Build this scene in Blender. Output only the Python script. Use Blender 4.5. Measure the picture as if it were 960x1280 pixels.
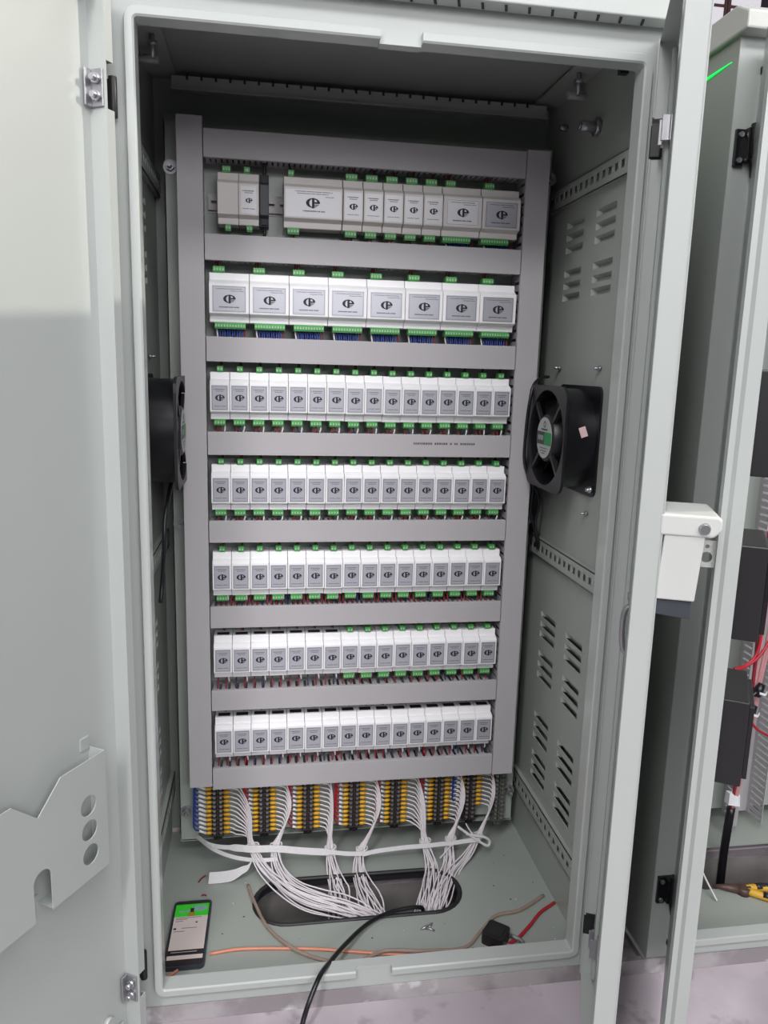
import bpy, math, random
from mathutils import Matrix, Vector

random.seed(7)
for o in list(bpy.data.objects):
    bpy.data.objects.remove(o, do_unlink=True)
SC = bpy.context.scene
COL = SC.collection
K = 0.001                      # everything below is written in millimetres


def S(r, g, b):
    def f(c):
        c /= 255.0
        return c / 12.92 if c <= 0.04045 else ((c + 0.055) / 1.055) ** 2.4
    return (f(r), f(g), f(b), 1.0)


# ------------------------------------------------------------------ camera
yaw, pit, rol = 0.158575, -0.186383, 0.027569
fw = Vector((math.sin(yaw) * math.cos(pit), math.cos(yaw) * math.cos(pit), math.sin(pit)))
rt0 = Vector((math.cos(yaw), -math.sin(yaw), 0))
up0 = rt0.cross(fw)
rt = math.cos(rol) * rt0 + math.sin(rol) * up0
up = -math.sin(rol) * rt0 + math.cos(rol) * up0
cd = bpy.data.cameras.new('camera')
cd.sensor_fit = 'AUTO'
cd.sensor_width = 36.0
cd.lens = 27.0
cd.clip_start = 0.02
cam = bpy.data.objects.new('camera', cd)
COL.objects.link(cam)
cam.matrix_world = Matrix(((rt.x, up.x, -fw.x, -0.1914), (rt.y, up.y, -fw.y, -1.469),
                           (rt.z, up.z, -fw.z, 1.0762), (0, 0, 0, 1)))
SC.camera = cam

# ------------------------------------------------------------------ world, lights, exposure
W = bpy.data.worlds.new('hall_air')
SC.world = W
W.use_nodes = True
bg = W.node_tree.nodes['Background']
bg.inputs[0].default_value = (0.86, 0.88, 0.93, 1)
bg.inputs[1].default_value = 0.07


def area(name, loc, target, sx, sy, power, col):
    l = bpy.data.lights.new(name, 'AREA')
    l.shape = 'RECTANGLE'
    l.size, l.size_y = sx, sy
    l.energy = power
    l.color = col
    o = bpy.data.objects.new(name, l)
    COL.objects.link(o)
    o.location = loc
    o.rotation_euler = (Vector(target) - Vector(loc)).to_track_quat('-Z', 'Y').to_euler()
    return o


area('hall_tube_or_fill', (0.1, -3.1, 3.35), (0.0, 0, 0.7), 4.6, 0.5, 85, (1.0, 0.985, 1.0))
area('hall_tube_or_fill', (0.3, -1.7, 3.9), (-0.2, -0.9, 0), 2.6, 0.6, 34, (1.0, 0.985, 1.0))
jamb_fill = area('hall_tube_or_fill', (-1.5, -3.4, 3.0), (-0.2, -1.0, 0.6), 0.22, 3.4, 78, (1.0, 0.985, 1.0))  # added diagonal fill, not a known tube; brightens the neighbouring cabinet's jamb
jamb_fill.rotation_euler = Matrix(((0.839, 0.545, 0), (-0.545, 0.839, 0), (0, 0, 1))).to_4x4().to_euler()
jamb_fill.rotation_euler = (jamb_fill.rotation_euler.to_matrix() @ Matrix.Rotation(math.radians(28), 3, 'X')).to_euler()
area('front_fill_light', (1.0, -5.0, 2.5), (0, 0, 1.0), 2.4, 1.3, 92, (0.98, 0.985, 1.0))  # added frontal fill for the module panel, no window known there
sl = bpy.data.lights.new('side_hall_lamp', 'SPOT')
sl.energy = 470
sl.color = (1.0, 0.93, 0.80)
sl.shadow_soft_size = 0.035
sl.spot_size = math.radians(30)
so = bpy.data.objects.new('side_hall_lamp', sl)
COL.objects.link(so)
so.location = (3.4, -0.58, 3.22)
so.rotation_euler = (Vector((-0.5, -0.55, 1.35)) - so.location).to_track_quat('-Z', 'Y').to_euler()

SC.view_settings.view_transform = 'Standard'
SC.view_settings.look = 'None'
SC.view_settings.gamma = 1.0
SC.view_settings.use_curve_mapping = False
SC.view_settings.exposure = -0.05

# ------------------------------------------------------------------ materials
MATS = {}


def mat(name, col, rough=0.5, metal=0.0, var=0.06, scale=40.0, bump=0.0, coat=0.0, emit=0.0, alpha=1.0, trans=0.0, spec=0.5):
    m = bpy.data.materials.new(name)
    m.use_nodes = True
    nt = m.node_tree
    b = nt.nodes['Principled BSDF']
    b.inputs['Roughness'].default_value = rough
    b.inputs['Metallic'].default_value = metal
    b.inputs['Specular IOR Level'].default_value = spec
    b.inputs['Coat Weight'].default_value = coat
    b.inputs['Coat Roughness'].default_value = 0.08
    b.inputs['Alpha'].default_value = alpha
    b.inputs['Transmission Weight'].default_value = trans
    tc = nt.nodes.new('ShaderNodeTexCoord')
    nz = nt.nodes.new('ShaderNodeTexNoise')
    nz.inputs['Scale'].default_value = scale
    nz.inputs['Detail'].default_value = 4
    nt.links.new(tc.outputs['Object'], nz.inputs['Vector'])
    mx = nt.nodes.new('ShaderNodeMix')
    mx.data_type = 'RGBA'
    mx.inputs['A'].default_value = tuple(c * (1 - var) for c in col[:3]) + (1,)
    mx.inputs['B'].default_value = tuple(min(1, c * (1 + var)) for c in col[:3]) + (1,)
    nt.links.new(nz.outputs['Fac'], mx.inputs['Factor'])
    nt.links.new(mx.outputs['Result'], b.inputs['Base Color'])
    if emit:
        nt.links.new(mx.outputs['Result'], b.inputs['Emission Color'])
        b.inputs['Emission Strength'].default_value = emit
    if bump:
        bp = nt.nodes.new('ShaderNodeBump')
        bp.inputs['Strength'].default_value = bump
        bp.inputs['Distance'].default_value = 0.002
        nt.links.new(nz.outputs['Fac'], bp.inputs['Height'])
        nt.links.new(bp.outputs['Normal'], b.inputs['Normal'])
    MATS[name] = m
    return m


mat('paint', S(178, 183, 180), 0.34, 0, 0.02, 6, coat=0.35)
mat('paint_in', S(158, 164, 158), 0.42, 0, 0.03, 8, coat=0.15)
mat('paint_pale', S(198, 200, 196), 0.38, 0, 0.02, 12, coat=0.2)
mat('gasket', S(160, 168, 164), 0.7, 0, 0.05, 60)
mat('pvc', S(177, 174, 177), 0.55, 0, 0.02, 20)
mat('pvc_in', S(172, 169, 172), 0.6, 0, 0.03, 30)
mat('white_plastic', S(241, 240, 242), 0.45, 0, 0.015, 30)
mat('grey_plastic', S(218, 213, 210), 0.5, 0, 0.02, 30)
mat('socket', S(38, 36, 38), 0.6)
mat('silver_label', S(186, 187, 195), 0.36, 0.35, 0.03, 30)
mat('white_label', S(226, 226, 231), 0.35, 0.0, 0.02, 30)
mat('ink', S(38, 30, 44), 0.6)
mat('ink_soft', S(96, 92, 102), 0.6)
mat('green', S(78, 162, 84), 0.45, 0, 0.06, 200)
mat('steel', S(196, 197, 200), 0.28, 0.9, 0.05, 80)
mat('zinc', S(168, 168, 172), 0.38, 0.8, 0.08, 60)
mat('rail_steel', S(176, 172, 172), 0.55, 0.35, 0.08, 60)
mat('contact', S(196, 206, 192), 0.6, 0.1, 0.2, 300)
mat('black_plastic', S(30, 29, 32), 0.42, 0, 0.1, 60)
mat('black_gloss', S(22, 22, 26), 0.3, 0, 0.1, 60)
mat('dark_din', S(58, 58, 68), 0.5)
mat('red', S(128, 26, 42), 0.5)
mat('red_bright', S(176, 32, 48), 0.45)
mat('blue', S(30, 54, 138), 0.45)
mat('navy', S(34, 38, 70), 0.5)
mat('white_wire', S(222, 216, 220), 0.45, 0, 0.03, 200)
mat('yellow', S(226, 170, 32), 0.45, 0, 0.06, 200)
mat('marker', S(226, 226, 230), 0.5, 0, 0.12, 260)
mat('bakelite', S(58, 48, 48), 0.35, 0, 0.15, 150)
mat('clear_plastic', S(88, 88, 80), 0.25, 0, 0.1, 100)
mat('tape', S(226, 224, 226), 0.5, 0, 0.08, 120, alpha=0.93)
mat('rubber', S(34, 34, 37), 0.5, 0, 0.15, 60, bump=0.2)
mat('trench', S(120, 116, 114), 0.85, 0, 0.5, 16, bump=0.6)
mat('copper_wire', S(212, 138, 112), 0.35, 0, 0.06, 60)
mat('clear_tube', S(172, 150, 136), 0.25, 0, 0.1, 30, alpha=0.62)
mat('pink_tube', S(206, 150, 152), 0.35, 0, 0.1, 30, alpha=0.7)
mat('screen_page', S(188, 176, 172), 0.3, 0, 0.03, 30, emit=0.22)
mat('screen_green', S(44, 172, 34), 0.3, 0, 0.10, 60, emit=0.35)
mat('screen_pic', S(120, 158, 150), 0.3, 0, 0.25, 90, emit=0.15)
mat('screen_brown', S(140, 120, 40), 0.3, 0, 0.1, 60, emit=0.2)
mat('screen_dark', S(48, 40, 44), 0.25, 0, 0.1, 30)
mat('phone_body', S(52, 58, 68), 0.3, 0, 0.08, 30)
mat('pink_paper', S(232, 196, 200), 0.6)
mat('fan_green', S(30, 140, 78), 0.45)
mat('fan_grey', S(168, 172, 170), 0.45)
mat('fan_dark', S(62, 62, 62), 0.45)
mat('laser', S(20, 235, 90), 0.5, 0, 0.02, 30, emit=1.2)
mat('plier_yellow', S(206, 160, 52), 0.5, 0, 0.15, 40)
mat('plier_steel', S(92, 72, 64), 0.5, 0.4, 0.3, 40)
mat('dark_cap', S(62, 66, 72), 0.35)
mat('hall_wall', S(214, 206, 212), 0.8, 0, 0.05, 2)
mat('hall_glass', S(240, 236, 244), 0.2, 0, 0.03, 2, emit=0.6)
mat('hall_steel', S(120, 82, 84), 0.6, 0, 0.15, 6)
mat('hall_dark', S(74, 62, 76), 0.7, 0, 0.2, 5)


def mottled(name, c1, c2, c3, rough, s1, s2, bump):
    m = bpy.data.materials.new(name)
    m.use_nodes = True
    nt = m.node_tree
    b = nt.nodes['Principled BSDF']
    b.inputs['Roughness'].default_value = rough
    tc = nt.nodes.new('ShaderNodeTexCoord')
    n1 = nt.nodes.new('ShaderNodeTexNoise'); n1.inputs['Scale'].default_value = s1; n1.inputs['Detail'].default_value = 8
    n2 = nt.nodes.new('ShaderNodeTexNoise'); n2.inputs['Scale'].default_value = s2; n2.inputs['Detail'].default_value = 6
    for n in (n1, n2):
        nt.links.new(tc.outputs['Object'], n.inputs['Vector'])
    r1 = nt.nodes.new('ShaderNodeValToRGB')
    r1.color_ramp.elements[0].position = 0.44; r1.color_ramp.elements[0].color = c1
    r1.color_ramp.elements[1].position = 0.58; r1.color_ramp.elements[1].color = c2
    r2 = nt.nodes.new('ShaderNodeValToRGB')
    r2.color_ramp.elements[0].position = 0.60; r2.color_ramp.elements[0].color = (0, 0, 0, 1)
    r2.color_ramp.elements[1].position = 0.72; r2.color_ramp.elements[1].color = (1, 1, 1, 1)
    nt.links.new(n1.outputs['Fac'], r1.inputs['Fac'])
    nt.links.new(n2.outputs['Fac'], r2.inputs['Fac'])
    mx = nt.nodes.new('ShaderNodeMix'); mx.data_type = 'RGBA'
    mx.inputs['B'].default_value = c3
    nt.links.new(r2.outputs['Color'], mx.inputs['Factor'])
    nt.links.new(r1.outputs['Color'], mx.inputs['A'])
    nt.links.new(mx.outputs['Result'], b.inputs['Base Color'])
    bp = nt.nodes.new('ShaderNodeBump'); bp.inputs['Strength'].default_value = bump; bp.inputs['Distance'].default_value = 0.004
    nt.links.new(n2.outputs['Fac'], bp.inputs['Height'])
    nt.links.new(bp.outputs['Normal'], b.inputs['Normal'])
    MATS[name] = m


mottled('concrete', S(170, 160, 167), S(194, 184, 191), S(140, 130, 135), 0.8, 3.0, 14.0, 0.3)
mottled('plinth', S(142, 136, 138), S(172, 167, 169), S(205, 203, 205), 0.45, 9.0, 22.0, 0.25)


# ------------------------------------------------------------------ mesh helpers
ORG = {}


class MB:
    def __init__(s, f=None):
        s.v, s.f, s.m, s.sm, s.T = [], [], [], [], f

    def add(s, vs, fs, mi=0, smooth=False):
        o = len(s.v)
        if s.T:
            vs = [s.T(*p) for p in vs]
        s.v += [tuple(p) for p in vs]
        for q in fs:
            s.f.append(tuple(i + o for i in q)); s.m.append(mi); s.sm.append(smooth)
        return s

    def box(s, x0, x1, y0, y1, z0, z1, mi=0):
        return s.add([(x0, y0, z0), (x1, y0, z0), (x1, y1, z0), (x0, y1, z0), (x0, y0, z1), (x1, y0, z1), (x1, y1, z1), (x0, y1, z1)],
                     [(0, 3, 2, 1), (4, 5, 6, 7), (0, 1, 5, 4), (1, 2, 6, 5), (2, 3, 7, 6), (3, 0, 4, 7)], mi)

    def tube(s, pts, r, n=6, mi=0, rx=None, caps=True):
        pts = [Vector(p) for p in pts]
        vs, fs = [], []
        prev = None
        for i, p in enumerate(pts):
            a = pts[max(i - 1, 0)]; b = pts[min(i + 1, len(pts) - 1)]
            t = (b - a).normalized() if (b - a).length > 1e-9 else Vector((0, 0, 1))
            if prev is None:
                u = t.orthogonal().normalized()
            else:
                u = prev - t * prev.dot(t)
                u = u.normalized() if u.length > 1e-6 else t.orthogonal().normalized()
            prev = u
            w = t.cross(u)
            rr = r[i] if isinstance(r, (list, tuple)) else r
            for k in range(n):
                an = 2 * math.pi * k / n
                vs.append(p + u * (rr * math.cos(an)) + w * (rr * math.sin(an)))
        for i in range(len(pts) - 1):
            for k in range(n):
                k2 = (k + 1) % n
                fs.append((i * n + k, i * n + k2, (i + 1) * n + k2, (i + 1) * n + k))
        s.add(vs, fs, mi, True)
        if caps:
            o = len(s.v) - len(vs)
            s.f.append(tuple(o + k for k in reversed(range(n)))); s.m.append(mi); s.sm.append(False)
            s.f.append(tuple(o + (len(pts) - 1) * n + k for k in range(n))); s.m.append(mi); s.sm.append(False)
        return s

    def cyl(s, p0, p1, r, n=12, mi=0, r1=None):
        return s.tube([p0, p1], [r, r if r1 is None else r1], n, mi)

    def prism(s, poly, axis, a0, a1, mi=0):
        n = len(poly)

        def pt(p, a):
            return (a, p[0], p[1]) if axis == 'x' else ((p[0], a, p[1]) if axis == 'y' else (p[0], p[1], a))
        vs = [pt(p, a0) for p in poly] + [pt(p, a1) for p in poly]
        fs = [tuple(range(n - 1, -1, -1)), tuple(range(n, 2 * n))]
        for i in range(n):
            j = (i + 1) % n
            fs.append((i, j, n + j, n + i))
        return s.add(vs, fs, mi)

    def ribbon(s, pts, w, wdir, t=0.5, mi=0):
        """flat strip along pts, width w along wdir, thickness t"""
        wd = Vector(wdir).normalized()
        vs, fs = [], []
        for i, p in enumerate(pts):
            p = Vector(p)
            a = Vector(pts[max(i - 1, 0)]); b = Vector(pts[min(i + 1, len(pts) - 1)])
            tg = (b - a).normalized()
            nn = tg.cross(wd).normalized()
            ww = w[i] if isinstance(w, (list, tuple)) else w
            for q, e in ((-1, -1), (1, -1), (1, 1), (-1, 1)):
                vs.append(p + wd * (q * ww / 2) + nn * (e * t / 2))
        for i in range(len(pts) - 1):
            for k in range(4):
                k2 = (k + 1) % 4
                fs.append((i * 4 + k, i * 4 + k2, i * 4 + 4 + k2, i * 4 + 4 + k))
        fs.append((3, 2, 1, 0)); L = (len(pts) - 1) * 4
        fs.append((L, L + 1, L + 2, L + 3))
        return s.add(vs, fs, mi)

    def plate(s, u0, u1, v0, v1, holes, fn, t, mi=0):
        """plate in (u,v) with rectangular holes (ua,ub,va,vb); fn(u,v,d) -> xyz, thickness t"""
        us = sorted({u0, u1, *[h[0] for h in holes], *[h[1] for h in holes]})
        vs_ = sorted({v0, v1, *[h[2] for h in holes], *[h[3] for h in holes]})
        nu, nv = len(us), len(vs_)

        def solid(i, j):
            if i < 0 or j < 0 or i >= nu - 1 or j >= nv - 1:
                return False
            cu, cv = (us[i] + us[i + 1]) / 2, (vs_[j] + vs_[j + 1]) / 2
            return not any(h[0] < cu < h[1] and h[2] < cv < h[3] for h in holes)
        V = [fn(us[i], vs_[j], d) for d in (0, t) for i in range(nu) for j in range(nv)]
        ix = lambda i, j, d: d * nu * nv + i * nv + j
        F = []
        for i in range(nu - 1):
            for j in range(nv - 1):
                if not solid(i, j):
                    continue
                F.append((ix(i, j, 0), ix(i + 1, j, 0), ix(i + 1, j + 1, 0), ix(i, j + 1, 0)))
                F.append((ix(i, j, 1), ix(i, j + 1, 1), ix(i + 1, j + 1, 1), ix(i + 1, j, 1)))
                for (a, b, di, dj) in (((i, j), (i + 1, j), 0, -1), ((i + 1, j), (i + 1, j + 1), 1, 0), ((i + 1, j + 1), (i, j + 1), 0, 1), ((i, j + 1), (i, j), -1, 0)):
                    if not solid(i + di, j + dj):
                        F.append((ix(*b, 0), ix(*a, 0), ix(*a, 1), ix(*b, 1)))
        return s.add(V, F, mi)

    def shape(s, outer, holes, t, fn, mi=0):
        """flat outline with holes, thickness t; fn(u,v,d) -> xyz"""
        cu = bpy.data.curves.new('tmp', 'CURVE'); cu.dimensions = '2D'; cu.fill_mode = 'BOTH'; cu.extrude = t / 2
        for lp in [outer] + list(holes):
            sp = cu.splines.new('POLY'); sp.points.add(len(lp) - 1); sp.use_cyclic_u = True
            for q, p in zip(sp.points, lp):
                q.co = (p[0], p[1], 0, 1)
        ob = bpy.data.objects.new('tmp', cu); COL.objects.link(ob)
        dg = bpy.context.evaluated_depsgraph_get(); dg.update()
        me = ob.evaluated_get(dg).to_mesh()
        vs = [fn(v.co.x, v.co.y, v.co.z + t / 2) for v in me.vertices]
        fs = [tuple(p.vertices) for p in me.polygons]
        s.add(vs, fs, mi)
        ob.evaluated_get(dg).to_mesh_clear()
        bpy.data.objects.remove(ob, do_unlink=True); bpy.data.curves.remove(cu)
        return s

    def mesh(s, name, mats, org=(0, 0, 0)):
        me = bpy.data.meshes.new(name)
        me.from_pydata([((p[0] - org[0]) * K, (p[1] - org[1]) * K, (p[2] - org[2]) * K) for p in s.v], [], s.f)
        for m in ([mats] if isinstance(mats, str) else mats):
            me.materials.append(MATS[m])
        me.polygons.foreach_set('material_index', s.m)
        me.polygons.foreach_set('use_smooth', s.sm)
        me.update()
        return me

    def build(s, name, mats, parent=None, bevel=0, seg=2):
        if parent:
            org = ORG[parent.name]
        else:
            xs, ys, zs = zip(*s.v)
            org = ((min(xs) + max(xs)) / 2, (min(ys) + max(ys)) / 2, min(zs))
        o = bpy.data.objects.new(name, s.mesh(name, mats, org))
        COL.objects.link(o)
        ORG[o.name] = org
        if parent:
            o.parent = parent
        else:
            o.location = [c * K for c in org]
        if bevel:
            b = o.modifiers.new('bevel', 'BEVEL'); b.width = bevel * K; b.segments = seg; b.limit_method = 'ANGLE'; b.angle_limit = 0.7
            b.harden_normals = False
        return o


def empty(name, loc):
    o = bpy.data.objects.new(name, None)
    COL.objects.link(o)
    o.empty_display_size = 0.02
    o.location = [c * K for c in loc]
    ORG[o.name] = tuple(loc)
    return o


def tag(o, label, cat, group=None):
    o['label'] = label; o['category'] = cat
    if group:
        o['group'] = group
    return o


def struct(o):
    o['kind'] = 'structure'
    return o


def stuff(o):
    o['kind'] = 'stuff'
    return o


def crom(P, n=6):
    P = [Vector(p) for p in P]
    Q = [2 * P[0] - P[1]] + P + [2 * P[-1] - P[-2]]
    out = []
    for i in range(1, len(Q) - 2):
        a, b, c, d = Q[i - 1], Q[i], Q[i + 1], Q[i + 2]
        for k in range(n):
            t = k / n
            out.append(0.5 * ((2 * b) + (c - a) * t + (2 * a - 5 * b + 4 * c - d) * t * t + (3 * b - a - 3 * c + d) * t ** 3))
    out.append(P[-1])
    return out


def circle(cx, cy, r, n=24, ry=None):
    ry = r if ry is None else ry
    return [(cx + r * math.cos(2 * math.pi * k / n), cy + ry * math.sin(2 * math.pi * k / n)) for k in range(n)]


def rrect(x0, x1, y0, y1, r, n=5):
    pts = []
    for cx, cy, a in ((x1 - r, y1 - r, 0), (x0 + r, y1 - r, 90), (x0 + r, y0 + r, 180), (x1 - r, y0 + r, 270)):
        for k in range(n + 1):
            t = math.radians(a + 90 * k / n)
            pts.append((cx + r * math.cos(t), cy + r * math.sin(t)))
    return pts


ORD = ['zeroth', 'first', 'second', 'third', 'fourth', 'fifth', 'sixth', 'seventh', 'eighth', 'ninth', 'tenth', 'eleventh', 'twelfth',
       'thirteenth', 'fourteenth', 'fifteenth', 'sixteenth']

# ------------------------------------------------------------------ setting: ground, trench, hall
g = MB()
g.plate(-2500, 5000, -3000, 4300, [(-225, 225, -175, -12), (640, 1100, -175, -12)], lambda u, v, d: (u, v, -d), 20)
struct(g.build('floor', 'concrete'))
for x0, x1 in ((-225, 225), (640, 1100)):
    t = MB()
    t.box(x0, x1, -12, -4, -260, -1)
    t.box(x0, x1, -183, -175, -260, -1)
    t.box(x0 - 8, x0, -183, -4, -260, -1)
    t.box(x1, x1 + 8, -183, -4, -260, -1)
    t.box(x0 - 8, x1 + 8, -183, -4, -270, -260)
    struct(t.build('floor_trench', 'trench'))
wb = MB().box(-2500, 5000, 4300, 4400, 0, 4600).build('wall_back', 'hall_wall')
struct(wb)
for n, x0 in enumerate((2640, 3170, 3700)):
    w = struct(MB().box(x0, x0 + 520, 4285, 4300, 3330, 4530).build('window_%d' % (n + 1), 'hall_steel'))
    for i in range(2):
        for j in range(3):
            MB().box(x0 + 25 + i * 240, x0 + 255 + i * 240, 4278, 4286, 3355 + j * 390, 3720 + j * 390).build('pane', 'hall_glass' if (i + n) % 2 else 'hall_dark', w)

# ------------------------------------------------------------------ the open cabinet
CX0, CX1, CY0, CY1, CZ0, CZ1 = -404, 398, -335, 172, 30, 1607
WL, WR = -398, 392            # inner faces of the side walls
FZ = 20                       # floor of the cabinet
cab = tag(empty('control_cabinet', (-3, -80, 0)), 'pale grey-green steel control cabinet with both doors open', 'cabinet')

lou_far, lou_near = (-57, 25), (-190, -110)
LZ = [578, 556, 534, 490, 467, 444, 352, 328, 304, 262, 239, 216]
UZ = [1360, 1337, 1314, 1270, 1247, 1225]


def side_wall(x, sgn):
    """x inner face, sgn direction towards outside"""
    holes = []
    for z in LZ + UZ:
        for (a, b) in (lou_far, lou_near):
            holes.append((a, b, z - 13, z))
    m = MB().plate(CY0 + 2.2, CY1 - 2.2, CZ0 - 10, CZ1 - 2.2, holes, lambda u, v, d: (x + sgn * d, u, v), 2)
    w = m.build('side_wall', 'paint_in', cab)
    for z in LZ + UZ:
        for (a, b) in (lou_far, lou_near):
            l = MB()
            xo = x + sgn * 9
            A = [(x, a, z), (x, b, z), (xo, b - 8, z - 6), (xo, a + 8, z - 6), (xo, b - 8, z - 13), (xo, a + 8, z - 13), (x, a, z - 13), (x, b, z - 13)]
            B = [(p[0] + sgn * 1, p[1], p[2] + 1) for p in A]
            l.add(A + B, [(0, 1, 2, 3), (3, 2, 4, 5), (0, 3, 5, 6), (1, 7, 4, 2), (8, 11, 10, 9), (11, 13, 12, 10), (8, 14, 13, 11), (9, 10, 12, 15)])
            l.build('louver', 'paint_in', w)
    return w


side_wall(WR, 1)
side_wall(WL, -1)
MB().box(CX0, CX1, CY1 - 2, CY1, CZ0, CZ1).build('back_wall', 'paint_in', cab)
rf = MB().box(CX0, CX1, CY0 + 2.2, CY1 - 2.2, CZ1 - 2, CZ1).build('roof_plate', 'paint_in', cab)
MB().box(-356, 362, 100, 112, 1566, 1590).box(-356, 362, 92, 112, 1564, 1567).build('roof_beam', 'paint_in', rf)
bb = MB()
for k in range(26):
    bb.box(-330 + k * 26, -326 + k * 26, 98, 101, 1584, 1592)
stuff(bb.build('beam_clip', 'black_plastic', rf))
for sx in (WL, WR):
    s_ = 1 if sx < 0 else -1
    MB().box(min(sx, sx + s_ * 48), max(sx, sx + s_ * 48), -300, 120, 1596, 1600).build('roof_flange', 'paint_in', rf)
    b = MB().cyl((sx + s_ * 30, -60, 1600), (sx + s_ * 30, -60, 1560), 4, 10).cyl((sx + s_ * 30, -60, 1586), (sx + s_ * 30, -60, 1579), 8, 6)
    b.build('roof_bolt', 'zinc', rf)
    MB().tube([(sx, -20, 1572), (sx + s_ * 35, -20, 1572)], 7, 10).build('roof_stub', 'paint_in', rf)

# floor of the cabinet with the stadium-shaped cable entry
def stadium(x0, x1, y0, y1, n=14):
    r = (y1 - y0) / 2; cy = (y0 + y1) / 2
    p = [(x1 - r + r * math.cos(math.radians(-90 + 180 * k / n)), cy + r * math.sin(math.radians(-90 + 180 * k / n))) for k in range(n + 1)]
    p += [(x0 + r + r * math.cos(math.radians(90 + 180 * k / n)), cy + r * math.sin(math.radians(90 + 180 * k / n))) for k in range(n + 1)]
    return p


HOLE = (-211, 208, -160, -28)
fl = MB().shape([(CX0 + 1, CY0 + 2.2), (CX1 - 1, CY0 + 2.2), (CX1 - 1, CY1 - 2.2), (CX0 + 1, CY1 - 2.2)], [stadium(*HOLE)], 2, lambda u, v, d: (u, v, FZ - d)).build('bottom_plate', 'paint_in', cab)
ring = stadium(*HOLE)
MB().tube([(x, y, FZ) for x, y in ring] + [(ring[0][0], ring[0][1], FZ)], 4.5, 8, caps=False).build('edge_rubber', 'rubber', fl)
sk = MB()
n = len(ring)
sk.add([(x, y, FZ - 2) for x, y in ring] + [(x * 1.0, y, 2) for x, y in ring], [(i, (i + 1) % n, n + (i + 1) % n, n + i) for i in range(n)], 0, True)
sk.build('entry_collar', 'rubber', fl)

# front frame (face around the opening) and the raised lip
LX0, LX1, LZ0, LZ1 = -368, 360, 56, 1524
ff = MB().shape([(CX0, CZ0), (CX1, CZ0), (CX1, CZ1), (CX0, CZ1)], [rrect(LX0 + 8, LX1 - 8, LZ0 + 8, LZ1 - 8, 10)], 2,
                lambda u, v, d: (u, CY0 + d, v)).build('front_frame', 'paint', cab)
# lip profile: (inward offset, y)
PROF = [(0, -333), (0, -344), (1.5, -347), (11, -347), (13.5, -345), (14, -318)]


def lip(path, name):
    m = MB()
    vs, fs = [], []
    for (x, z, ox, oz) in path:
        for (d, y) in PROF:
            vs.append((x + ox * d, y, z + oz * d))
    k = len(PROF)
    for i in range(len(path) - 1):
        for j in range(k - 1):
            fs.append((i * k + j, (i + 1) * k + j, (i + 1) * k + j + 1, i * k + j + 1))
    fs.append(tuple(range(k)))
    fs.append(tuple(reversed(range((len(path) - 1) * k, len(path) * k))))
    m.add(vs, fs)
    return m.build(name, 'paint', ff)


def corner(cx, cz, a0, a1, r=18, n=6):
    return [(cx + r * math.cos(math.radians(a0 + (a1 - a0) * i / n)), cz + r * math.sin(math.radians(a0 + (a1 - a0) * i / n)),
             -math.cos(math.radians(a0 + (a1 - a0) * i / n)), -math.sin(math.radians(a0 + (a1 - a0) * i / n))) for i in range(n + 1)]


lip([(-34, LZ1, 0, -1)] + corner(LX0 + 18, LZ1 - 18, 90, 180) + corner(LX0 + 18, LZ0 + 18, 180, 270) + [(-38, LZ0, 0, 1)], 'frame_lip')
lip([(24, LZ0, 0, 1)] + corner(LX1 - 18, LZ0 + 18, 270, 360) + corner(LX1 - 18, LZ1 - 18, 0, 90) + [(24, LZ1, 0, -1)], 'frame_lip')
MB().box(-34, 24, -336, -318, LZ1 - 16, LZ1 - 8).build('lip_notch', 'paint', ff)
MB().box(-38, 24, -336, -318, LZ0 + 8, LZ0 + 14).build('lip_notch', 'paint', ff)
# roof cap overhanging the front, plinth strip
rc = MB().prism([(-366, 1561), (-366, 1604), (-352, 1622), (185, 1622), (185, 1609), (-337, 1609), (-337, 1561)], 'x', -412, 406).build('roof_cap', 'paint', cab, 2)
for k in range(21):
    MB().prism([(-330 + k * 33, -360), (-326 + k * 33, -360), (-321 + k * 33, -344), (-325 + k * 33, -344)], 'z', 1559.6, 1561.4).build('vent_slot', 'socket', rc)
MB().box(-400, 394, -338, -335.5, 0.5, 30).box(-400, 394, -335.5, -325, 0.5, 17).box(-400, -388, -325, 168, 0.5, 17).box(382, 394, -325, 168, 0.5, 17).box(-388, 382, 156, 168, 0.5, 17).build('plinth', 'plinth', cab)

# perforated mounting rails on both side walls
for z0, z1 in ((1390, 1428), (692, 730), (130, 172)):
    for sx, s_ in ((WR, -1), (WL, 1)):
        hs = [(-300 + 24 * i, -286 + 24 * i, z0 + 13, z0 + 26) for i in range(19)]
        m = MB().plate(-318, 166, z0, z1, hs, lambda u, v, d: (sx + s_ * (10 - d), u, v), 1.5)
        m.box(min(sx, sx + s_ * 10), max(sx, sx + s_ * 10), -318, 166, z1 - 1.5, z1)
        m.box(min(sx, sx + s_ * 10), max(sx, sx + s_ * 10), -318, 166, z0, z0 + 1.5)
        m.build('perforated_rail', 'paint_in', cab)
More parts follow.
